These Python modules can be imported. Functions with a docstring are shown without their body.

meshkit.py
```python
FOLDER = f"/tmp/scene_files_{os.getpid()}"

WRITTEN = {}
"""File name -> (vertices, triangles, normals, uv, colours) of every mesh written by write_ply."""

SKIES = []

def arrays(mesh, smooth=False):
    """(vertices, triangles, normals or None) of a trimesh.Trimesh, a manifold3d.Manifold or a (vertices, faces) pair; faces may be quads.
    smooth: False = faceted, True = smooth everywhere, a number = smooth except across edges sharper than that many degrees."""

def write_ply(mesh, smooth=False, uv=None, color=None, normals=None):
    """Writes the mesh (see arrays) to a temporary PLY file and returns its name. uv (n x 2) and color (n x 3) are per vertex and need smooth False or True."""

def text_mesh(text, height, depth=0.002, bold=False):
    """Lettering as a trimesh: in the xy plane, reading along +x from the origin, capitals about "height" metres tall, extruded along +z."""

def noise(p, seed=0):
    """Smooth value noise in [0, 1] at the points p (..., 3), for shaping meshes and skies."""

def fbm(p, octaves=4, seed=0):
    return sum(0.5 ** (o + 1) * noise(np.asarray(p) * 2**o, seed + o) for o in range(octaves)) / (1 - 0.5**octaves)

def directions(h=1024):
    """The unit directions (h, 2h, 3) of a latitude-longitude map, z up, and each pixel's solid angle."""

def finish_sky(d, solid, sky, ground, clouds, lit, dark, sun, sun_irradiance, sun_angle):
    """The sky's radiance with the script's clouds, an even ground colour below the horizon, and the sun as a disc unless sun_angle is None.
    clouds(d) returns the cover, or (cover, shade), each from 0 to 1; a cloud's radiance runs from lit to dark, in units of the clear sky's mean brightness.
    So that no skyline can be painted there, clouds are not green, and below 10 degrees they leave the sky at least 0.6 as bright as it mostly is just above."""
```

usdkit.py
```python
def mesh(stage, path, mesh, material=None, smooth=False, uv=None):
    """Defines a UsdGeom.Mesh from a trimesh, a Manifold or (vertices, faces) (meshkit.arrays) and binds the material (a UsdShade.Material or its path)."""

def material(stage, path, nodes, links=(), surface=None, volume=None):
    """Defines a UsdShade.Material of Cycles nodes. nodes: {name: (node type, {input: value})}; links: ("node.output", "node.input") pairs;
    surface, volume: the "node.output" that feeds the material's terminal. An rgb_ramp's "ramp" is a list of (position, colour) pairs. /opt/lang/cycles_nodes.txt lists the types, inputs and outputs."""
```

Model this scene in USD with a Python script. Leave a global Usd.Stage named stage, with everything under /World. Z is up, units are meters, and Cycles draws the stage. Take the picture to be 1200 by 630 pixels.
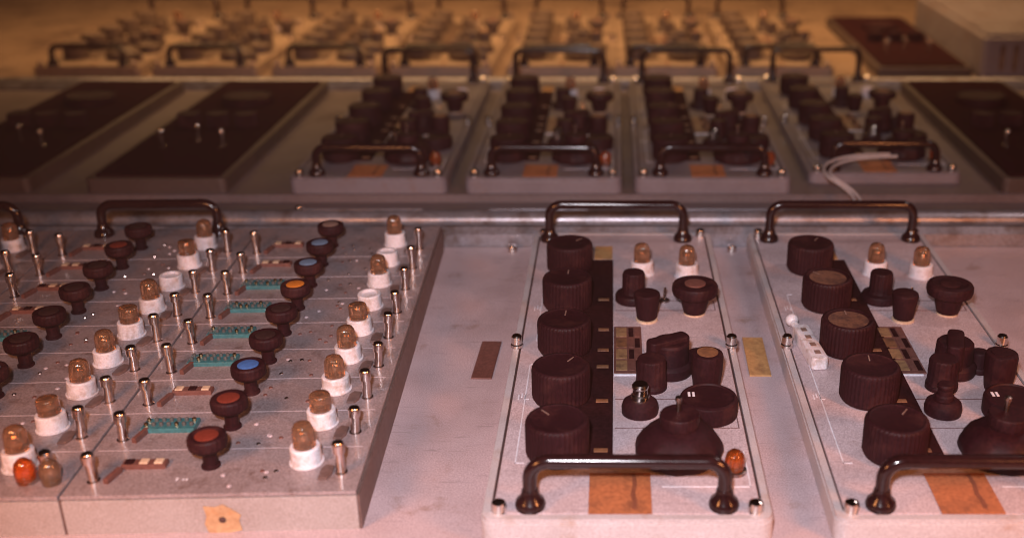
import math, random
import numpy as np, trimesh, usdkit, meshkit
from shapely.geometry import Polygon, box as sbox, Point
from shapely import affinity
from pxr import Usd, UsdGeom, UsdLux, UsdShade, Gf, Sdf

rnd = random.Random(11)
stage = Usd.Stage.CreateInMemory()
UsdGeom.SetStageUpAxis(stage, UsdGeom.Tokens.z)
UsdGeom.SetStageMetersPerUnit(stage, 1.0)
UsdGeom.Xform.Define(stage, '/World')
UsdGeom.Scope.Define(stage, '/World/Looks')

# ------------------------------------------------------------------ camera
CAM_H, PITCH = 0.53, 22.37
cam = UsdGeom.Camera.Define(stage, '/World/camera')
cam.AddTranslateOp().Set(Gf.Vec3d(0, 0, CAM_H))
cam.AddRotateXOp().Set(90 - PITCH)
cam.CreateHorizontalApertureAttr(36.0)
cam.CreateVerticalApertureAttr(36.0 * 537 / 1024)
cam.CreateFocalLengthAttr(39.0)
cam.CreateHorizontalApertureOffsetAttr(-3.6)
cam.CreateFStopAttr(3.0)
cam.CreateFocusDistanceAttr(1.12)
cam.CreateClippingRangeAttr(Gf.Vec2f(0.05, 50))
cam.CreateExposureAttr(0.0)

# ------------------------------------------------------------------ lamps
def aim(prim, pos, target):
    d = (Gf.Vec3d(*target) - Gf.Vec3d(*pos)).GetNormalized()
    rot = Gf.Rotation(Gf.Vec3d(0, 0, -1), d)
    x = UsdGeom.Xformable(prim)
    x.AddTranslateOp().Set(Gf.Vec3d(*pos))
    x.AddOrientOp().Set(Gf.Quatf(rot.GetQuat()))

def rect_lamp(name, pos, target, w, h, power, color):
    l = UsdLux.RectLight.Define(stage, '/World/' + name)
    l.CreateWidthAttr(w); l.CreateHeightAttr(h)
    l.CreateIntensityAttr(power); l.CreateColorAttr(Gf.Vec3f(*color))
    l.CreateNormalizeAttr(True)
    aim(l.GetPrim(), pos, target)

FLASH = 27.0
# bulb flash beside the lens, the window-side ceiling lamp to the right, added warm lights for the orange corner and back glow
fl = UsdLux.SphereLight.Define(stage, '/World/flash_lamp')
fl.CreateRadiusAttr(0.03); fl.CreateIntensityAttr(FLASH); fl.CreateNormalizeAttr(True); fl.CreateColorAttr(Gf.Vec3f(1.0, 0.93, 1.0))
sh = UsdLux.ShapingAPI.Apply(fl.GetPrim()); sh.CreateShapingConeAngleAttr(36.5); sh.CreateShapingConeSoftnessAttr(1.0)
aim(fl.GetPrim(), (-0.06, -0.04, 0.68), (-0.05, 0.90, 0))
rect_lamp('ceiling_lamp', (0.95, 1.45, 0.95), (0.0, 0.85, 0), 0.22, 0.22, 0.7, (1.0, 0.82, 0.80))
rect_lamp('added_warm_front', (-0.60, 0.34, 0.40), (-0.42, 0.74, 0), 0.2, 0.2, 1.6, (1.0, 0.36, 0.12))
rect_lamp('added_warm_side', (0.72, 0.36, 0.40), (0.46, 0.72, 0), 0.2, 0.2, 2.4, (1.0, 0.33, 0.11))
rect_lamp('added_warm_back', (-0.15, 2.75, 0.75), (-0.15, 3.20, 0), 2.6, 0.25, 11.5, (1.0, 0.56, 0.22))

# ------------------------------------------------------------------ materials
M = {}
def mat(name, color, rough=0.5, metal=0.0, var=0.25, scale=260.0, bump=0.0, coat=0.0, trans=0.0, dirt=None, dirt_scale=9.0,
        dirt_at=(0.5, 0.68), spec=0.5, sss=0.0, rvar=0.1, scratch=0.0):
    c = np.array(color, float)
    n = {
        'g': ('geometry', {}),
        'fine': ('noise_texture', {'scale': scale, 'detail': 3.0, 'roughness': 0.6}),
        'wide': ('noise_texture', {'scale': 14.0, 'detail': 5.0, 'roughness': 0.6}),
        'rf': ('rgb_ramp', {'ramp': [(0.25, c * (1 - var) * np.array([1.06, .97, .95])), (0.5, c), (0.75, np.minimum(c * (1 + var) * np.array([.98, 1.0, 1.03]), .95))]}),
        'rw': ('rgb_ramp', {'ramp': [(0.3, (0.86, 0.83, 0.81)), (0.6, (1, 1, 1))]}),
        'mul': ('mix', {'mix_type': 'multiply', 'fac': 1.0}),
        'rr': ('rgb_ramp', {'ramp': [(0.3, (rough - rvar,) * 3), (0.7, (min(rough + rvar, 1),) * 3)]}),
        'p': ('principled_bsdf', {'metallic': metal, 'roughness': rough, 'coat_weight': coat, 'coat_roughness': 0.12,
                                  'transmission_weight': trans, 'specular_ior_level': spec, 'subsurface_weight': sss, 'subsurface_scale': 0.004}),
    }
    l = [('g.position', 'fine.vector'), ('g.position', 'wide.vector'), ('fine.fac', 'rf.fac'), ('wide.fac', 'rw.fac'),
         ('rf.color', 'mul.color1'), ('rw.color', 'mul.color2'), ('wide.fac', 'rr.fac'), ('rr.color', 'p.roughness')]
    out = 'mul.color'
    if dirt is not None:
        n['dn'] = ('noise_texture', {'scale': dirt_scale, 'detail': 7.0, 'roughness': 0.68})
        n['dr'] = ('rgb_ramp', {'ramp': [(dirt_at[0], (0, 0, 0)), (dirt_at[1], (1, 1, 1))]})
        n['dm'] = ('mix', {'mix_type': 'mix', 'color2': dirt})
        l += [('g.position', 'dn.vector'), ('dn.fac', 'dr.fac'), ('dr.color', 'dm.fac'), (out, 'dm.color1')]
        out = 'dm.color'
    if scratch:
        n['sm'] = ('mapping', {'scale': (34.0, 420.0, 60.0), 'rotation': (0.0, 0.0, 0.5)})
        n['sn'] = ('noise_texture', {'scale': 1.0, 'detail': 2.0, 'roughness': 0.5, 'distortion': 0.4})
        n['sr'] = ('rgb_ramp', {'ramp': [(0.66, (0, 0, 0)), (0.70, (scratch,) * 3)]})
        n['sx'] = ('mix', {'mix_type': 'mix', 'color2': tuple(c * 0.5)})
        l += [('g.position', 'sm.vector'), ('sm.vector', 'sn.vector'), ('sn.fac', 'sr.fac'), ('sr.color', 'sx.fac'), (out, 'sx.color1')]
        out = 'sx.color'
    l.append((out, 'p.base_color'))
    if bump:
        n['b'] = ('bump', {'strength': bump, 'distance': 0.0006})
        l += [('fine.fac', 'b.height'), ('b.normal', 'p.normal')]
    M[name] = usdkit.material(stage, '/World/Looks/' + name, n, l, surface='p.BSDF')

mat('desk_paint', (0.41, 0.315, 0.335), 0.45, var=0.52, scale=750, bump=0.25, dirt=(0.22, 0.13, 0.10), dirt_scale=22, dirt_at=(0.60, 0.8), scratch=0.6)
mat('veil_dark', (0.085, 0.052, 0.036), 0.6, var=0.3)
mat('old_cell', (0.23, 0.13, 0.065), 0.5, var=0.3, dirt=(0.09, 0.045, 0.03), dirt_scale=120)
mat('old_cap', (0.17, 0.075, 0.035), 0.5, var=0.3, dirt=(0.07, 0.03, 0.02), dirt_scale=90)
mat('line_faint', (0.40, 0.34, 0.37), 0.5, var=0.2)
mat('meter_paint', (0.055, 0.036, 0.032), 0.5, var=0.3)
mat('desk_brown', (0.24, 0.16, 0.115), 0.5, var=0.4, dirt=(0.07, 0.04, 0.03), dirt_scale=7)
mat('veil_brown', (0.25, 0.175, 0.13), 0.5, var=0.3)
mat('panel_paint', (0.43, 0.345, 0.37), 0.42, var=0.5, scale=750, bump=0.2, coat=0.15, dirt=(0.24, 0.15, 0.12), dirt_scale=30, dirt_at=(0.62, 0.82), scratch=0.6)
mat('module_paint', (0.235, 0.185, 0.192), 0.38, var=0.45, scale=520, bump=0.3, coat=0.35, dirt=(0.10, 0.055, 0.045), dirt_scale=55, dirt_at=(0.55, 0.75))
mat('lit_dust_brown', (0.12, 0.052, 0.030), 0.75, var=0.4, scale=420, dirt=(0.035, 0.012, 0.010), dirt_scale=70, dirt_at=(0.45, 0.65))
mat('old_stain', (0.16, 0.05, 0.025), 0.6, var=0.4, scale=500)
mat('case_paint', (0.30, 0.255, 0.25), 0.45, var=0.3, scale=700, bump=0.2, dirt=(0.22, 0.13, 0.085), dirt_scale=18, dirt_at=(0.58, 0.8))
mat('second_dim_grey', (0.145, 0.122, 0.14), 0.5, var=0.3, scale=400, dirt=(0.14, 0.08, 0.06), dirt_scale=20, dirt_at=(0.55, 0.8))  # front grey darkened, the weaker light on row two put into the colour
mat('front_paint', (0.40, 0.355, 0.37), 0.45, var=0.3, scale=700, bump=0.2, dirt=(0.28, 0.17, 0.11), dirt_scale=18, dirt_at=(0.58, 0.8))
mat('brown_side', (0.11, 0.065, 0.058), 0.5, var=0.3, bump=0.3)
mat('groove_dark', (0.06, 0.025, 0.022), 0.8, var=0.3)
mat('bakelite', (0.017, 0.0035, 0.0058), 0.58, var=0.45, scale=420, bump=0.18, spec=0.13, dirt=(0.042, 0.0125, 0.0125), dirt_scale=35, dirt_at=(0.52, 0.75))
mat('black_metal', (0.014, 0.0042, 0.0048), 0.17, var=0.4, spec=0.42, rvar=0.06)
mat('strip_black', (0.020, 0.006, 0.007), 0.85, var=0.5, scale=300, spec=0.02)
mat('chrome', (0.72, 0.66, 0.63), 0.16, metal=1.0, var=0.1, rvar=0.05)
mat('dark_steel', (0.30, 0.22, 0.20), 0.28, metal=1.0, var=0.2)
mat('post_steel', (0.66, 0.56, 0.54), 0.2, metal=1.0, var=0.2, rvar=0.05)
mat('rail_metal', (0.26, 0.245, 0.275), 0.36, metal=0.55, var=0.25, bump=0.15, dirt=(0.13, 0.09, 0.08), dirt_scale=20)
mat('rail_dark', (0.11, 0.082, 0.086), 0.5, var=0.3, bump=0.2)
mat('white_plastic', (0.60, 0.55, 0.59), 0.45, var=0.18, scale=500, sss=0.05, dirt=(0.32, 0.22, 0.17), dirt_scale=75, dirt_at=(0.5, 0.74))
mat('cream', (0.52, 0.38, 0.27), 0.5, var=0.2, dirt=(0.28, 0.17, 0.1), dirt_scale=70)
mat('tan_card', (0.42, 0.22, 0.085), 0.6, var=0.25, dirt=(0.25, 0.12, 0.05), dirt_scale=60)
mat('brown_card', (0.12, 0.045, 0.036), 0.55, var=0.3)
mat('wood_card', (0.34, 0.115, 0.045), 0.6, var=0.35, dirt=(0.14, 0.045, 0.02), dirt_scale=28, dirt_at=(0.5, 0.72))
mat('teal', (0.030, 0.135, 0.155), 0.4, var=0.25)
mat('pin_dark', (0.07, 0.075, 0.075), 0.5, var=0.2)
mat('pin_brass', (0.40, 0.25, 0.13), 0.3, metal=1.0, var=0.2)
mat('cap_blue', (0.05, 0.13, 0.36), 0.35, var=0.2)
mat('cap_pale_blue', (0.12, 0.18, 0.28), 0.4, var=0.2)
mat('cap_red', (0.15, 0.028, 0.018), 0.35, var=0.2)
mat('cap_orange', (0.50, 0.16, 0.025), 0.35, var=0.2)
mat('cap_grey', (0.20, 0.13, 0.11), 0.4, var=0.2)
mat('cap_black', (0.03, 0.014, 0.014), 0.4, var=0.3)
mat('line_white', (0.62, 0.60, 0.66), 0.5, var=0.2)
mat('line_dark', (0.10, 0.04, 0.035), 0.6, var=0.2)
mat('tape', (0.42, 0.255, 0.14), 0.5, var=0.25, dirt=(0.34, 0.16, 0.07), dirt_scale=90)
mat('cable_grey', (0.36, 0.31, 0.31), 0.4, var=0.15)

def glass(name, color, rough):
    M[name] = usdkit.material(stage, '/World/Looks/' + name, {
        'g': ('geometry', {}), 'n': ('noise_texture', {'scale': 160.0, 'detail': 3.0}),
        'r': ('rgb_ramp', {'ramp': [(0.3, np.array(color) * 0.75), (0.7, color)]}),
        'p': ('principled_bsdf', {'roughness': rough, 'transmission_weight': 0.86, 'ior': 1.45, 'coat_weight': 0.4, 'coat_roughness': 0.05}),
    }, [('g.position', 'n.vector'), ('n.fac', 'r.fac'), ('r.color', 'p.base_color')], surface='p.BSDF')
glass('amber_glass', (0.60, 0.32, 0.19), 0.12)
glass('orange_glass', (0.80, 0.17, 0.03), 0.12)
M['haze'] = usdkit.material(stage, '/World/Looks/haze', {'v': ('principled_volume', {'color': (0.95, 0.46, 0.34), 'density': 0.006, 'anisotropy': 0.1})}, volume='v.volume')

# ------------------------------------------------------------------ mesh helpers
cat = trimesh.util.concatenate
def T(m, x=0, y=0, z=0, rz=0):
    m = m.copy()
    if rz: m.apply_transform(trimesh.transformations.rotation_matrix(math.radians(rz), (0, 0, 1)))
    m.apply_translation((x, y, z)); return m

def block(x0, x1, y0, y1, z0, z1, c=0.0):
    """box with its top edges chamfered by c"""
    if c <= 0:
        m = trimesh.creation.box((x1 - x0, y1 - y0, z1 - z0)); m.apply_translation(((x0 + x1) / 2, (y0 + y1) / 2, (z0 + z1) / 2)); return m
    return loft(sbox(x0, y0, x1, y1), z0, z1, c)

def ring_pts(poly): return np.array(poly.exterior.coords)[:-1]
def loft(poly, z0, z1, c):
    """convex outline from z0 up to z1 with the top edge chamfered (two steps)"""
    P = ring_pts(poly); ctr = P.mean(0)
    def inset(a):
        n = len(P); q = []
        for i in range(n):
            p0, p1, p2 = P[i - 1], P[i], P[(i + 1) % n]
            e1, e2 = p1 - p0, p2 - p1
            n1 = np.array([e1[1], -e1[0]]) / np.linalg.norm(e1); n2 = np.array([e2[1], -e2[0]]) / np.linalg.norm(e2)
            if np.dot(n1, p1 - ctr) < 0: n1, n2 = -n1, -n2
            b = n1 + n2; b = b / np.linalg.norm(b); q.append(p1 - b * a / max(np.dot(b, n1), .35))
        return np.array(q)
    L = [(P, z0), (P, z1 - c), (inset(c * 0.3), z1 - c * 0.3), (inset(c), z1)]
    V = np.vstack([np.c_[p, np.full(len(P), z)] for p, z in L]); n = len(P); F = []
    for k in range(len(L) - 1):
        for i in range(n):
            a, b = k * n + i, k * n + (i + 1) % n
            F += [(a, b, b + n), (a, b + n, a + n)]
    V = np.vstack([V, [[*ctr, z0]], [[*ctr, z1]]]); cb, ct = len(V) - 2, len(V) - 1; k = (len(L) - 1) * n
    for i in range(n):
        F += [(cb, (i + 1) % n, i), (ct, k + i, k + (i + 1) % n)]
    m = trimesh.Trimesh(V, F, process=False); m.fix_normals(); return m

def rrect(x0, y0, x1, y1, r, q=5):
    return sbox(x0 + r, y0 + r, x1 - r, y1 - r).buffer(r, quad_segs=q)

def extrude(poly, z0, z1):
    m = trimesh.creation.extrude_polygon(poly, z1 - z0); m.apply_translation((0, 0, z0)); return m

def lathe(prof, n=40, flutes=0, depth=0.0, fl=(None, None), ex=1.0):
    """profile [(r,z)...] from the bottom axis to the top axis; flutes cut into rings fl[0]..fl[1]"""
    V, rings = [], []
    for k, (r, z) in enumerate(prof):
        if r < 1e-7: rings.append([len(V)]); V.append((0, 0, z)); continue
        row = []
        for i in range(n):
            a = 2 * math.pi * i / n; rr = r
            if flutes and fl[0] <= k <= fl[1]: rr = r - depth * (0.5 - 0.5 * math.cos(a * flutes))
            row.append(len(V)); V.append((rr * math.cos(a), rr * math.sin(a) * ex, z))
        rings.append(row)
    F = []
    for A, B in zip(rings, rings[1:]):
        for i in range(n):
            j = (i + 1) % n
            if len(A) == 1 and len(B) == 1: break
            if len(A) == 1: F.append((A[0], B[j], B[i]))
            elif len(B) == 1: F.append((A[i], A[j], B[0]))
            else: F += [(A[i], A[j], B[j]), (A[i], B[j], B[i])]
    m = trimesh.Trimesh(np.array(V, float), F, process=False); m.fix_normals(); return m

def tube(path, r, n=14):
    P = np.array(path, float); T_ = np.gradient(P, axis=0); T_ /= np.linalg.norm(T_, axis=1)[:, None]
    u = np.cross(T_[0], (0.13, 0.91, 0.31)); u /= np.linalg.norm(u); V = []
    for p, t in zip(P, T_):
        u = u - t * np.dot(u, t); u /= np.linalg.norm(u); w = np.cross(t, u)
        for i in range(n):
            a = 2 * math.pi * i / n; V.append(p + r * (math.cos(a) * u + math.sin(a) * w))
    F = []
    for k in range(len(P) - 1):
        for i in range(n):
            a, b = k * n + i, k * n + (i + 1) % n; F += [(a, b, b + n), (a, b + n, a + n)]
    V += [P[0], P[-1]]; e = (len(P) - 1) * n
    for i in range(n): F += [(len(V) - 2, (i + 1) % n, i), (len(V) - 1, e + i, e + (i + 1) % n)]
    m = trimesh.Trimesh(np.array(V), F, process=False); m.fix_normals(); return m

# ------------------------------------------------------------------ prim helpers
used = {}
def numbered(parent, name):
    k = (parent, name); used[k] = used.get(k, -1) + 1
    return f'{parent}/{name}' + (f'_{used[k]:03d}' if used[k] else '')

def say(p, label=None, category=None, group=None, kind=None):
    for k, v in (('label', label), ('category', category), ('group', group), ('kind', kind)):
        if v: p.SetCustomDataByKey(k, v)

def obj(name, mesh, m, parent=None, smooth=35, label=None, kind=None, category=None, group=None):
    path = numbered(parent.GetPath().pathString if parent else '/World', name)
    p = usdkit.mesh(stage, path, mesh, M[m], smooth=smooth).GetPrim()
    say(p, label, category, group, kind); return p

def thing(name, label, category, loc=(0, 0, 0), rz=0.0, group=None):
    x = UsdGeom.Xform.Define(stage, numbered('/World', name))
    x.AddTranslateOp().Set(Gf.Vec3d(*loc)); x.AddRotateZOp().Set(rz)
    say(x.GetPrim(), label, category, group); return x.GetPrim()

def copy_of(root, name, label, loc, rz=0.0):
    was = root.GetCustomData()
    r = thing(name, label, was['category'], loc, rz, was.get('group'))
    r.GetReferences().AddInternalReference(root.GetPath()); r.SetInstanceable(True); return r

# ------------------------------------------------------------------ setting: desk surface and the rails between the rows
DZ, RZ = -0.024, 0.016
obj('desk_surface', block(-3.2, 3.2, -0.3, 1.425, DZ - 0.03, DZ), 'desk_paint', kind='structure')
def rail_profile(y, name_prefix=''):
    def strip(name, pts, m):
        pts = np.array(pts); poly = Polygon(pts)
        e = trimesh.creation.extrude_polygon(poly, 6.4)   # profile in (y,z), run along x
        V = e.vertices[:, [2, 0, 1]] + (-3.2, y, 0); q = trimesh.Trimesh(V, e.faces, process=False); q.fix_normals()
        obj(name, q, m, kind='structure')
    strip('rail_lip', [(0.002, DZ - .03), (0.026, DZ - .03), (0.026, -.006), (0.022, .0005), (0.016, .003), (0.010, .002), (0.002, -.006)], 'rail_metal')
    strip('rail_channel', [(0.027, DZ - .03), (0.064, DZ - .03), (0.064, DZ + .008), (0.027, DZ + .008)], 'rail_dark')
    a = [(0.080 + 0.015 * math.cos(t), DZ + 0.012 + 0.013 * math.sin(t)) for t in np.linspace(0, math.pi, 13)]
    strip('rail_bead', [(0.065, DZ - .03), (0.095, DZ - .03)] + a, 'rail_metal')
    strip('rail_shelf', [(0.096, DZ - .03), (0.178, DZ - .03), (0.178, DZ + .004), (0.096, DZ + .006)], 'rail_dark')
rail_profile(1.425)
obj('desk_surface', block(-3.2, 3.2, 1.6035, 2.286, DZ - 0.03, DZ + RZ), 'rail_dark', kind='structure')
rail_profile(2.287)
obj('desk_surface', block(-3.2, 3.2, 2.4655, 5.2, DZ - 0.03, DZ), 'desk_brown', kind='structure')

# ------------------------------------------------------------------ pieces shared by the panels
def handle_mesh(w, h, r, rb):
    """bent bar between (-w/2,0,0) and (w/2,0,0)"""
    pts = [(-w / 2, 0, 0.0005), (-w / 2, 0, h * .3)]
    for t in np.linspace(0, math.pi / 2, 8): pts.append((-w / 2 + rb - rb * math.cos(t), 0, h - rb + rb * math.sin(t)))
    for t in np.linspace(0, math.pi / 2, 8): pts.append((w / 2 - rb + rb * math.sin(t), 0, h - rb + rb * math.cos(t)))
    pts += [(w / 2, 0, h * .3), (w / 2, 0, 0.0005)]
    return tube(pts, r)
FOOT = lathe([(0, 0), (.0125, 0), (.0128, .003), (.0115, .007), (.008, .0105), (.0066, .017), (0, .017)], 24)
def add_handle(parent, x, y, w, z=0.0, h=.043):
    hh = h
    h = obj('handle', T(handle_mesh(w, hh, .0060, .016), x, y, z), 'black_metal', parent, smooth=50)
    for s in (-1, 1): obj('handle_foot', T(FOOT, x + s * w / 2, y, z), 'black_metal', h)

SCREW = lathe([(0, 0), (.0062, 0), (.0064, .0065), (.0056, .009), (.003, .0105), (0, .0107)], 20)
POSTSCREW = lathe([(0, 0), (.0066, 0), (.0066, .003), (.0056, .004), (.0056, .012), (.0045, .0135), (0, .0138)], 20)
LAMP_BASE = lathe([(0, 0), (.0150, 0), (.0150, .0015), (.0136, .002), (.0132, .0165), (.0122, .0178), (.0100, .0178), (.0098, .0145), (0, .0145)], 32)
LAMP_DOME = lathe([(0, .0147), (.0096, .0147), (.0098, .022), (.0096, .031), (.0090, .0360), (.0072, .0395), (.004, .0412), (0, .0417)], 48, 12, .0009, (1, 4))
BULB = lathe([(0, .0150), (.003, .0150), (.003, .022), (.0045, .026), (.0045, .030), (.003, .033), (0, .034)], 12)
DOME_CYL = lathe([(0, .0147), (.0098, .0147), (.0100, .022), (.0099, .0330), (.0090, .0348), (.0060, .0355), (0, .0352)], 48, 16, .0007, (1, 3))

def add_lamp(parent, x, y, z=0.0, dome=True, glass_='amber_glass', flat=False, s=1.0, white='white_plastic'):
    hz_, tx, ty, tz = rnd.uniform(.88, .97), rnd.gauss(0, .022), rnd.gauss(0, .022), rnd.uniform(0, 6.28)
    def S(m):
        m = m.copy(); m.apply_scale((s, s, s * hz_)); m.apply_transform(trimesh.transformations.euler_matrix(tx, ty, 0) @ trimesh.transformations.rotation_matrix(tz, (0, 0, 1))); m.apply_translation((0, 0, -.0003)); return T(m, x, y, z)
    b = obj('lamp_base', S(LAMP_BASE), white, parent)
    if dome:
        obj('lamp_cap', S(DOME_CYL if flat else LAMP_DOME), glass_, b, smooth=50)
        obj('bulb', S(BULB), 'chrome', b)
    return b

def big_knob(r=.0285, h=.036):
    return lathe([(0, 0), (r * .93, 0), (r * .94, .002), (r, .003), (r, h - .005), (r * .985, h - .0025), (r * .94, h - .0005), (r * .86, h), (r * .80, h - .0014), (r * .25, h - .0022), (0, h - .0022)], 120, 40, .0014, (3, 5))
def skirt_knob(r1, r2, h1, h, fl=0):
    return lathe([(0, 0), (r1, 0), (r1, h1 * .7), (r1 * .93, h1), (r2 * 1.06, h1 * 1.15), (r2, h1 * 1.6), (r2 * .98, h - .003), (r2 * .88, h - .0006), (r2 * .7, h), (0, h - .0008)], 64, fl, .0008 if fl else 0, (5, 6))
def tapered_knob(r0, r1, h):
    return lathe([(0, 0), (r0 * .9, 0), (r0, .002), (r0 * 1.02, .005), (r1, h - .004), (r1 * .95, h - .0012), (r1 * .8, h), (0, h - .001)], 40)
RING = lathe([(0, 0), (.0125, 0), (.0125, .0018), (.0105, .0024), (0, .0024)], 28)

PW, PL = .240, .666
def make_control_panel(label, loc, group, seed=1, rear=(-.008, .178, .050), dk=0.0, swap=False, paint=('front_paint', 'panel_paint'), far=False, lit_dusty=(), back=.030, dull=False, wing=28):
    FAR = {'bakelite': 'veil_dark', 'strip_black': 'veil_dark', 'cream': 'veil_brown', 'white_plastic': 'veil_brown', 'tan_card': 'veil_brown', 'wood_card': 'veil_brown', 'line_white': 'veil_brown', 'old_cell': 'veil_brown', 'chrome': 'dark_steel', 'amber_glass': 'veil_dark', 'orange_glass': 'veil_dark'}  # row three recolouring, warm veil painted into low contrast browns
    r = random.Random(seed)
    t = thing('control_panel', label, 'control panel', loc, 0, group)
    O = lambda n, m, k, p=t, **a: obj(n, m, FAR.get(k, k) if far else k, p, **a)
    hw = PW / 2
    outer = rrect(-hw, 0, hw, PL, .012); inner = rrect(-hw + .0075, .0015 + .006, hw - .0075, PL - .0075, .008)
    ring = outer.buffer(-.0012).difference(inner)
    O('tray', cat([loft(outer, DZ, -.004, .0012), extrude(ring, -.0042, 0.0)]), paint[0], smooth=30)
    O('gasket', extrude(inner.buffer(-.0001).difference(inner.buffer(-.0030)), -.0041, -.0028), 'groove_dark', smooth=False)
    O('face_plate', loft(inner.buffer(-.0022), -.0035, -.0004, .0008), paint[1])
    Z = -.0004
    # screws: four corners, two along the sides
    for sx in (-1, 1):
        for y in (.013, PL - .014): O('screw', T(SCREW, sx * (hw - .0145), y, Z), 'chrome')
        s = O('side_screw', T(POSTSCREW, sx * (hw - .005), .315, 0.0003), 'chrome')
    add_handle(t, 0, .020, .160, Z); add_handle(t, rear[0], PL - back, rear[1], Z, rear[2])
    # scale strip under the row of big knobs
    O('scale_strip', block(-.054 + dk, -.012 + dk * .6, .092, .561, Z - .0003, Z + .0022, .0006), 'strip_black', label='long black strip running under the row of large knobs')
    for y in (.100, .190, .262, .300, .350, .432):
        O('scale_mark', block(-.0285 + r.uniform(-.001, .001), -.0165, y, y + .0055, Z + .0019, Z + .0032, .0004), 'old_cap')
    O('paper_label', block(-.036, -.013, .567, .612, Z - .0002, Z + .0006), 'tan_card', label='tan paper label behind the rearmost large knob')
    for i, y in enumerate((.098, .200, .306, .420, .530)):
        k = O('rotary_knob', T(big_knob(), -.061 - .0013 * i + dk, y, Z + .0022, r.uniform(0, 360)), 'bakelite', smooth=45)
        if i in lit_dusty: O('knob_top', T(lathe([(0, .0332), (.0225, .0332), (.0222, .0345), (0, .0347)], 32), -.061 - .0013 * i + dk, y, Z + .0022), 'lit_dust_brown', k)  # disc colour holds both dust and the orange light on the knob top
        a = r.uniform(-60, 60)
        O('pointer_mark', T(block(-.0006, .0006, .012, .0225, .0330, .0347), -.061 - .0013 * i + dk, y, Z + .0022, a), 'cap_grey', k)
    # white guide lines left of the knobs and dark box lines on the right half
    for (x0, x1, y0, y1) in ((-.0985, -.0975, .085, .275), (-.0985, -.090, .085, .0862), (-.0985, -.090, .2738, .275), (-.0955, -.0947, .33, .455), (-.0955, -.089, .4538, .455),
                             (-.098, -.094, .20, .2012), (.030, .106, .048, .0492), (.105, .106, .048, .105)):
        O('guide_line', block(x0, x1, y0, y1, Z - .0003, Z + .0003), 'line_white', smooth=False)
    for (x, y) in ((-.105, .20), (-.103, .41)):      # small engraved signs
        for q in range(3): O('engraved_sign', block(x + q * .003, x + q * .003 + .0012, y + (q % 2) * .004, y + .009 + (q % 2) * .003, Z - .0003, Z + .0003), 'line_white', smooth=False)
    for (x0, x1, y0, y1) in ((-.010, .106, .4360, .4369), (-.010, .106, .4085, .4094), (.1052, .1061, .4095, .4359), (-.010, .106, .2000, .2009), (-.010, .106, .1450, .1459), (.1052, .1061, .1460, .1999)):
        O('box_line', block(x0, x1, y0, y1, Z - .0003, Z + .0003), 'line_dark', smooth=False)
    # lamps and knobs of the right half, from the back to the front
    add_lamp(t, .024, .520, Z, s=1.05, white=FAR['white_plastic'] if far else 'white_plastic'); add_lamp(t, .079, .513, Z, s=1.05, dome=not swap, white=FAR['white_plastic'] if far else 'white_plastic')
    O('selector_knob', T(skirt_knob(.0215, .0135, .009, .036, 16), .012, .440, Z), 'bakelite')
    k = O('tapered_knob', T(tapered_knob(.0115, .0150, .032), .026, .384, Z + .0022), 'bakelite'); O('collar', T(RING, .026, .384, Z), 'cream', k)
    k = O('toggle_switch', T(lathe([(0, 0), (.0065, 0), (.0065, .002), (.004, .003), (0, .003)], 16), .048, .436, Z), 'dark_steel')
    O('toggle_lever', tube([(.048, .436, Z + .002), (.0485, .438, Z + .010), (.049, .4395, Z + .016)], .0016, 8), 'chrome', k)
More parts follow.
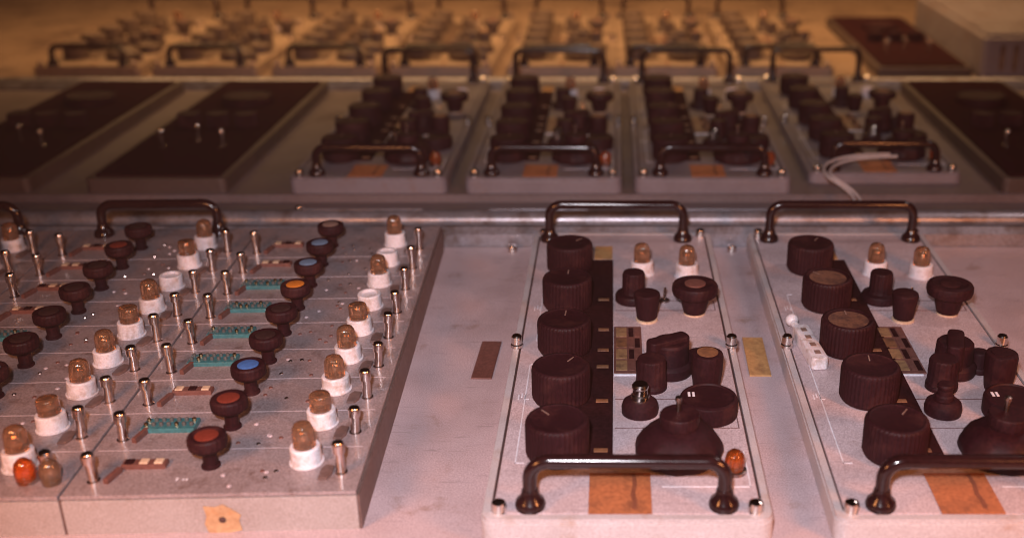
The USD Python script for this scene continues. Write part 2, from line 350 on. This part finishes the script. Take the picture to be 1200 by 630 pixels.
    k = O('mushroom_knob', T(lathe([(0, 0), (.0125, 0), (.0155, .012), (.0160, .018), (.0250, .0225), (.0262, .026), (.0262, .032), (.0245, .0345), (.020, .0358), (.017, .0345), (0, .0340)], 72, 24, .0008, (5, 6)), .081, .402, Z + .0022), 'bakelite')
    O('collar', T(RING, .081, .402, Z), 'cream', k)
    O('cap_disc', T(lathe([(0, .0338), (.012, .0338), (.012, .0354), (.010, .0360), (0, .0360)], 24), .081, .402, Z + .0022), 'bakelite' if dull else 'brown_card', k)
    # name plate with yellowed cells
    pl = O('name_plate', block(-.011, .019, .253, .363, Z - .0002, Z + .0016, .0005), 'brown_card', label='brown plate of small yellowed cells')
    for i in range(4):
        O('plate_cell', block(-.0088, .0028, .258 + i * .0262, .258 + i * .0262 + .0215, Z + .0014, Z + .0024), 'old_cell' if i != 2 else 'old_cap', pl)
        for q in range(2): O('plate_cell', block(.0050 + q * .0066, .0050 + q * .0066 + .0052, .258 + i * .0262, .258 + i * .0262 + .0215, Z + .0014, Z + .0022), 'strip_black' if (i + q) % 2 else 'brown_card', pl)
    O('plate_edge', block(-.0108, .0150, .2492, .2518, Z - .0002, Z + .0012), 'line_white')
    # winged selector, its arm and the group of small knobs
    k = O('wing_knob', T(lathe([(0, 0), (.0225, 0), (.0235, .003), (.0235, .010), (.0215, .0125), (.0195, .014), (.0185, .033), (.0165, .0352), (0, .0352)], 56), .046, .258, Z), 'bakelite')
    O('wing', T(loft(rrect(-.0255, -.0085, .0205, .0085, .006), .013, .040, .003), .046, .258, Z, wing), 'bakelite', k)
    k = O('lever_knob', T(skirt_knob(.0125, .0095, .006, .022), .074, .262, Z), 'bakelite')
    O('round_knob', T(skirt_knob(.0160, .0150, .005, .033, 18), .026, .225, Z), 'bakelite')
    k = O('tall_knob', T(lathe([(0, 0), (.0125, 0), (.0135, .003), (.0155, .020), (.0160, .036), (.0150, .0395), (.0125, .0405), (0, .0400)], 48, 16, .0006, (2, 4)), .081, .222, Z), 'bakelite')
    O('cap_disc', T(lathe([(0, .0400), (.0105, .0400), (.0105, .0412), (0, .0415)], 24), .081, .222, Z), 'bakelite' if dull else 'old_cap', k)
    k = O('pillar', T(lathe([(0, 0), (.0175, 0), (.0178, .006), (.0165, .011), (.0120, .0145), (0, .0145)], 40), .014, .176, Z), 'bakelite', label='dark pillar on a round foot' if dull else 'silver pillar on a dark round foot')
    O('pillar_post', T(lathe([(0, .0145), (.0092, .0145), (.0088, .0185), (.0074, .020), (.0070, .025), (.0080, .0265), (.0080, .0290), (.0068, .0305), (0, .0308)], 28), .014, .176, Z), 'bakelite' if dull else 'chrome', k)
    k = O('dial', T(lathe([(0, 0), (.0275, 0), (.0280, .002), (.0280, .0155), (.0268, .018), (.0245, .019), (.0235, .0175), (0, .0172)], 96, 48, .0005, (2, 3)), .079, .173, Z), 'bakelite', label='low wide dark dial with two pale marks')
    for q in range(2): O('dial_mark', T(block(-.0195 + q * .0042, -.0172 + q * .0042, .002, .0095, .0170, .0181), .079, .173, Z), 'line_white', k)
    wx, wy = .047, .100
    k = O('handwheel', T(lathe([(0, 0), (.0335, 0), (.0385, .002), (.0400, .006), (.0390, .0115), (.0345, .0190), (.0270, .0255), (.0185, .0300), (0, .0302)], 88, 11, .0012, (2, 5)), wx, wy, Z), 'bakelite', label='wide bell shaped dark handwheel')
    O('hub', T(lathe([(0, .0300), (.0165, .0300), (.0180, .0315), (.0180, .0405), (.0165, .0420), (0, .0424)], 60, 20, .0007, (2, 3)), wx, wy, Z), 'bakelite', k)
    O('spindle', T(lathe([(0, .042), (.0022, .042), (.0022, .052), (.0031, .0525), (.0031, .056), (0, .057)], 12), wx - .001, wy + .004, Z), 'dark_steel', k)
    k = O('jewel_lamp', T(lathe([(0, 0), (.0105, 0), (.0105, .003), (.0085, .004), (0, .004)], 28), .094, .072, Z), 'dark_steel', label='small orange jewel lamp')
    O('jewel', T(lathe([(0, .004), (.0085, .004), (.0088, .008), (.0088, .013), (.0078, .0175), (.005, .0205), (0, .0212)], 40, 10, .0005, (1, 4)), .094, .072, Z), 'orange_glass', k, smooth=50)
    O('bulb', T(lathe([(0, .005), (.003, .005), (.0035, .014), (.002, .018), (0, .019)], 12), .094, .072, Z), 'chrome', k)
    k2 = O('tape_label', block(-.032, .0205, .009, .069, Z - .0002, Z + .0006), 'wood_card', label='orange brown strip of tape at the front edge')
    O('stain', extrude(Polygon([(.004, .016), (.0075, .014), (.0085, .026), (.0070, .038), (.0088, .052), (.0078, .066), (.0045, .067), (.0052, .050), (.0030, .036), (.0046, .026)]), Z + .0005, Z + .0009), 'old_stain', k2, smooth=False)
    return t

GC = 'control panels with two handles and a row of large knobs'
Y1 = 0.754
center = make_control_panel('pale control panel in front middle, beside the bare strip of desk with the brown label', (.0105, Y1, 0), GC, seed=3)
right = make_control_panel('pale control panel at front right with white plug lying on its left edge', (.3000, Y1, 0), GC, seed=8, rear=(.002, .190, .050), dk=.010, lit_dusty=(2, 3), dull=True, wing=74)

# ------------------------------------------------------------------ indicator panels (left): nine rows of lamps, posts and capped knobs
MW, MZ = .2425, .014
ROWS = [.048 + .0648 * i for i in range(9)]          # front to back
STEM = lathe([(0, 0), (.0080, 0), (.0080, .002), (.0062, .003), (.0062, .012), (.0085, .0155), (.0085, .019), (0, .019)], 24)
DISC = lathe([(0, .0165), (.0115, .0165), (.0158, .0200), (.0165, .0225), (.0165, .0285), (.0155, .0305), (.0132, .0313), (.0108, .0306), (.0100, .0298), (0, .0298)], 66, 22, .0008, (3, 4))
CAP = lathe([(0, .0298), (.0099, .0298), (.0099, .0304), (.0085, .0312), (0, .0316)], 28)
POST = lathe([(0, 0), (.0055, 0), (.0055, .0015), (.0042, .002), (.0040, .019), (.0054, .0195), (.0056, .0270), (.0044, .0290), (0, .0296)], 18)
NUT = lathe([(0, 0), (.0085, 0), (.0085, .0022), (.006, .003), (0, .003)], 6)

def make_indicator_panel(label, x_index, caps, bare, teal, group, handle=None, seed=1, jewel=False):
    r = random.Random(seed)
    a = math.radians(2.0); lx = -.2425 * x_index
    loc = (-.2105 + (lx - .0012) * math.cos(a) , .7535 + (lx - .0012) * math.sin(a), 0)
    t = thing('indicator_panel', label, 'indicator panel', loc, 2.0, group)
    O = lambda n, m, k, p=t, **q: obj(n, m, k, p, **q)
    x0, x1 = -MW + .002, -.0005
    O('case', block(x0, x1, .022, .655, DZ, MZ - .0052, .001), 'case_paint')
    O('side_cheek', block(x1 + .0002, x1 + .0024, .0225, .6545, DZ, MZ - .0045), 'brown_side', label='brown side wall')
    O('gasket', block(x0 + .003, x1 - .003, .0245, .652, MZ - .0053, MZ - .0034), 'groove_dark')
    O('face_plate', block(x0, x1, .0215, .654, MZ - .0034, MZ, .0009), 'module_paint')
    def lean(m):
        m = m.copy(); m.apply_scale((1, 1, r.uniform(.9, 1.08))); m.apply_transform(trimesh.transformations.euler_matrix(r.gauss(0, .03), r.gauss(0, .03), 0)); m.apply_translation((0, 0, -.0003)); return m
    for i, y in enumerate(ROWS):
        yo = r.uniform(-.0008, .0008)
        if i: O('row_line', block(x0 + .004, x1 - .006, y - .0221, y - .0217, MZ - .0002, MZ + .0003), 'line_faint', smooth=False)
        add_lamp(t, -.0505, y + .020, MZ, dome=i not in bare, flat=(i % 3 == 1), s=.98)
        O('post', T(lean(POST), -.0175, y + .002 + yo, MZ), 'post_steel')
        O('post', T(lean(POST), -.2215, y - .004 + yo, MZ), 'post_steel')
        # small dark hexagonal plates standing in for the shadows of the posts
        O('post_shadow', T(loft(Polygon([(-.0045, -.0105), (.0030, -.0105), (.0055, -.004), (.0050, .009), (-.0025, .0105), (-.0055, .004)]), 0, .0024, .0006), -.0300, y + .001, MZ, r.uniform(-12, 4)), 'brown_side')
        O('fuse_clip', T(block(-.0022, .0022, -.011, .009, -.0002, .005, .001), -.2070, y + .001, MZ, -14), 'brown_card')
        k = O('push_knob', T(STEM, -.1305, y + .0155, MZ), 'bakelite')
        O('knob_rim', T(DISC, -.1305, y + .0155, MZ, r.uniform(0, 360)), 'bakelite', k, smooth=50)
        O('knob_cap', T(CAP, -.1305, y + .0155, MZ), 'cap_' + caps[i], k, label=caps[i].replace('_', ' ') + ' insert' if caps[i] != 'black' else None)
        if i in teal:
            k = O('connector', block(-.210, -.1625, y + .007, y + .0265, MZ - .0003, MZ + .0045, .0008), 'teal', label='teal connector block with rows of pins')
            for q in range(7):
                for s in range(2):
                    O('pin', T(lathe([(0, 0), (.0019, 0), (.0019, .0026), (.0010, .0034), (0, .0036)], 8), -.2065 + q * .00675, y + .013 + s * .008, MZ + .0044), 'pin_brass' if r.random() < .3 else 'pin_dark', k)
        else:
            k = O('terminal_block', block(-.205, -.168, y + .012, y + .022, MZ - .0003, MZ + .0045, .0008), 'brown_card')
            for q in range(3): O('terminal', block(-.2025 + q * .0125, -.1955 + q * .0125, y + .0135, y + .0205, MZ + .0044, MZ + .0058, .0004), 'cream' if (i + q) % 3 else 'strip_black', k)
        # little rivets and raised chips on the enamel
        for q in range(6):
            px, py = r.uniform(-.118, -.070), y + r.uniform(-.016, .034)
            O('rivet', T(lathe([(0, 0), (.0022, 0), (.0018, .0009), (0, .0013)], 8), px, py, MZ - .0001), r.choice(['dark_steel', 'panel_paint', 'brown_card']))
        for q in range(3):
            px, py = r.uniform(-.158, -.152) + q * .004, y - .006
            O('legend_tick', block(px, px + .0016, py, py + r.uniform(.002, .005), MZ - .0002, MZ + .0003), 'line_white', smooth=False)
    if handle: add_handle(t, -MW / 2, .632, handle, MZ)
    if jewel:
        for (x, c) in ((-.0345, 'orange_glass'), (-.0125, 'amber_glass')):
            O('jewel_lamp', T(lathe([(0, 0), (.0075, 0), (.0082, .006), (.0085, .013), (.0070, .0185), (.004, .0215), (0, .0222)], 40, 10, .0005, (1, 3)), x, .0445 if c[0] == 'o' else .042, MZ), c, smooth=50)
    return t
GI = 'indicator panels with nine rows of lamps and capped knobs'
capsA = ['red', 'red', 'blue', 'black', 'black', 'orange', 'pale_blue', 'pale_blue', 'grey']
capsB = ['black', 'red', 'pale_blue', 'black', 'black', 'black', 'black', 'red', 'black']
pa = make_indicator_panel('indicator panel with blue, red and orange knob caps, tape patch on its front', 0, capsA, (5, 7), (1, 3, 4, 5, 6), GI, None, 21)
pb = make_indicator_panel('indicator panel with mostly dark knob caps and a black rear handle, beside the coloured one', 1, capsB, (6,), (1, 4), GI, .150, 22, jewel=True)
pc = make_indicator_panel('indicator panel cut by the left edge of the photo', 2, capsB[::-1], (2,), (3,), GI, .120, 23)

# ------------------------------------------------------------------ loose things on the desk
a2 = math.radians(2)
def on_A(x, y, z=MZ):
    return (-.2117 + x * math.cos(a2) - y * math.sin(a2), .7535 + x * math.sin(a2) + y * math.cos(a2), z)
# tape patch on the front of the first indicator panel
pts = []
pts = [(-.0125, -.0120), (-.004, -.0145), (.0035, -.0128), (.0142, -.0105), (.0128, -.001), (.0150, .0035), (.0075, .0098), (.0015, .0138), (-.0052, .0112), (-.0138, .0125), (-.0122, .003), (-.0146, -.004)]
tp = thing('tape_patch', 'torn orange tape patch with a dark hole on the front of the indicator panel', 'tape', on_A(-.112, .0215, -.0110), 2.0)
pm = extrude(Polygon(pts).buffer(.0006), 0, .0006); pm.apply_transform(trimesh.transformations.rotation_matrix(math.pi / 2, (1, 0, 0)))
obj('tape', pm, 'tape', tp, smooth=False)
hm = lathe([(0, 0), (.0028, 0), (.0030, .0006), (.0022, .0011), (0, .0012)], 14); hm.apply_transform(trimesh.transformations.rotation_matrix(math.pi / 2, (1, 0, 0))); hm.apply_translation((0, -.0006, 0))
obj('rivet', hm, 'groove_dark', tp)

def card(name, c, rz, w, l, m, label):
    g = Polygon([(-w / 2, -l / 2), (w / 2, -l / 2), (w / 2, l / 2), (-w / 2, l / 2)])
    o = obj(name, T(loft(g, 0, .0016, .0005), c[0], c[1], DZ + .0002, rz), m, label=label, category='label', smooth=30)
card('brown_label', (-.1395, 1.084), -1.5, .022, .088, 'brown_card', 'small brown label plate stuck on the bare desk strip')
card('tan_label', (.1560, 1.092), -1.0, .023, .092, 'tan_card', 'small tan label plate between the two front control panels')

# white plug lying on the left edge of the right panel
wp = thing('white_plug', 'white plastic plug lying on the left edge of the front right panel', 'plug', (.2055, 1.075, .0005), 6)
body = loft(rrect(-.0090, -.060, .0090, .024, .005), 0, .013, .003)
obj('plug_body', body, 'white_plastic', wp)
for q in range(4): obj('plug_mark', block(-.003, .003, -.050 + q * .018, -.042 + q * .018, .0128, .0136, .0002), 'cap_grey', wp)
obj('plug_tip', tube([(-.001, .023, .0065), (-.003, .030, .0075), (-.004, .035, .0085)], .0042, 12), 'white_plastic', wp)
s = trimesh.creation.icosphere(2, .0072); s.apply_translation((-.0045, .041, .0095)); obj('plug_knob', s, 'white_plastic', wp)

# little screws standing on the desk beside the panels
SC = lathe([(0, 0), (.0066, 0), (.0068, .005), (.0055, .0085), (0, .0100)], 18)
GS = 'desk screws'
for (x, y, lab) in ((-.139, 1.409, 'round steel desk screw behind the bare strip, left of the middle panel'), (.160, 1.409, 'round steel desk screw between the rear corners of the front control panels')):
    obj('desk_screw', T(SC, x, y, DZ), 'chrome', label=lab, category='screw', group=GS)
st = lathe([(0, 0), (.006, 0), (.006, .006), (.0048, .010), (.002, .0118), (0, .012)], 18)
obj('rail_stud', T(st, -.468, 1.555, DZ + .004), 'chrome', label='bright round stud on the dark rail behind the indicator panel', category='stud')
# slot strips on the rails
for (x0, x1, y, lab) in ((-.47, -.285, 1.560, 'thin pale strip on the rail behind the indicator panel with coloured caps'), (-.185, -.04, 1.560, 'thin pale strip on the rail behind the middle control panel'), (.10, .25, 1.560, 'thin pale strip on the rail behind the front right control panel')):
    obj('trim_strip', block(x0, x1, y, y + .005, DZ + .0035, DZ + .0075, .001), 'rail_metal', label=lab, category='trim strip', group='trim strips on the rail')

# ------------------------------------------------------------------ second and third rows
G2 = GC
second = make_control_panel('control panel of the second row, first from the left, behind the indicator panel', (-.3760, 1.610, RZ), G2, seed=5, rear=(-.004, .180, .066), swap=True, back=.018, paint=('second_dim_grey', 'second_dim_grey'))
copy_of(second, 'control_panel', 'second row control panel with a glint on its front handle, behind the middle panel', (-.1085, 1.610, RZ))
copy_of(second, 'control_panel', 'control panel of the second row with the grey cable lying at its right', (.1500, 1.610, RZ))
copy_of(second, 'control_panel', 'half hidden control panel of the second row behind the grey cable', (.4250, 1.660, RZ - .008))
third = None
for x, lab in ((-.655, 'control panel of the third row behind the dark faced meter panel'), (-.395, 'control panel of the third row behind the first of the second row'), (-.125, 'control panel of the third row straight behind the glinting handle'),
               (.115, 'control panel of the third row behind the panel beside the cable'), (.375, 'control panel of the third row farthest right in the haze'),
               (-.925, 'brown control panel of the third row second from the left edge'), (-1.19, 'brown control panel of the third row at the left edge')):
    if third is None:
        third = make_control_panel(lab, (x, 2.478, 0), G2, seed=9, rear=(0, .180, .060), swap=True, far=True, paint=('veil_brown', 'veil_brown'))
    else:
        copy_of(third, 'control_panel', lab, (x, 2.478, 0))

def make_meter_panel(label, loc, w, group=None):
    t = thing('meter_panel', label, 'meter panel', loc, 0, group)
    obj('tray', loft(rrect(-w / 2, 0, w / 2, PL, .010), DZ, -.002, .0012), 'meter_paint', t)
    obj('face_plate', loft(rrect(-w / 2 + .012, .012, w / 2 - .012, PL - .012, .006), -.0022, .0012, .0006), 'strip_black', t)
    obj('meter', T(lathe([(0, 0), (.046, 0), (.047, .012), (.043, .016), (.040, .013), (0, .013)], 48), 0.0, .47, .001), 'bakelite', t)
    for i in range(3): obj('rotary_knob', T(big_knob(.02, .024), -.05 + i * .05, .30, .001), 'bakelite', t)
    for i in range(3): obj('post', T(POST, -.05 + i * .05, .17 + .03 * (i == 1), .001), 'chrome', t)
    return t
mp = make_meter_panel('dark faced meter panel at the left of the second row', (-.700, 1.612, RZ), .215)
copy_of(mp, 'meter_panel', 'added dark meter panel filling the shadowed left edge of the second row', (-1.00, 1.612, RZ))  # dark copies from here on fill areas that lie only in shade
copy_of(mp, 'meter_panel', 'added dark meter panel filling the shadowed right of the second row, past the grey cable', (.70, 1.612, RZ))
copy_of(mp, 'meter_panel', 'added dark meter panel filling the shadowed band of the third row, beside the pale low box', (.70, 2.478, 0))

# pale strip box on the rail and pale tray behind it, far right
bx = thing('junction_box', 'pale low box with latches standing at the right edge behind the dark meter panel', 'box', (1.06, 2.470, 0))
obj('case', loft(rrect(-.24, 0, .24, .60, .015), DZ, .066, .006), 'second_dim_grey', bx)
obj('cover', loft(rrect(-.225, .015, .225, .585, .01), .0655, .073, .002), 'second_dim_grey', bx)
for i in range(3):
    obj('latch', block(-.20 + i * .03, -.19 + i * .03, -.004, .001, -.005, .05, .001), 'dark_steel', bx)

# pale double cable beside the third panel of row two
def curve(P, n=60):
    P = np.array(P, float); s = np.linspace(0, len(P) - 1, n); from scipy.interpolate import CubicSpline
    return CubicSpline(np.arange(len(P)), P)(s)
cb = thing('grey_cable', 'pale grey double cable looping over the desk beside the second row panel', 'cable', (.30, 1.62, DZ))
base = [(.135, .068, .055), (.090, .062, .055), (.048, .044, .054), (.021, .006, .054), (.017, -.040, .053), (.036, -.062, .044), (.050, -.105, .030)]
for k in range(2):
    obj('cable_strand', tube(curve([(x + .008 * k, y - .013 * k * (1 if i < 4 else .3), z) for i, (x, y, z) in enumerate(base)]), .0024, 10), 'cable_grey', cb, smooth=60)

# ------------------------------------------------------------------ thin haze added round the whole scene to lift the blacks
hz = block(-3.6, 3.6, -0.8, 5.6, -1.06, 1.3)
obj('haze', hz, 'haze', smooth=False, kind='stuff')
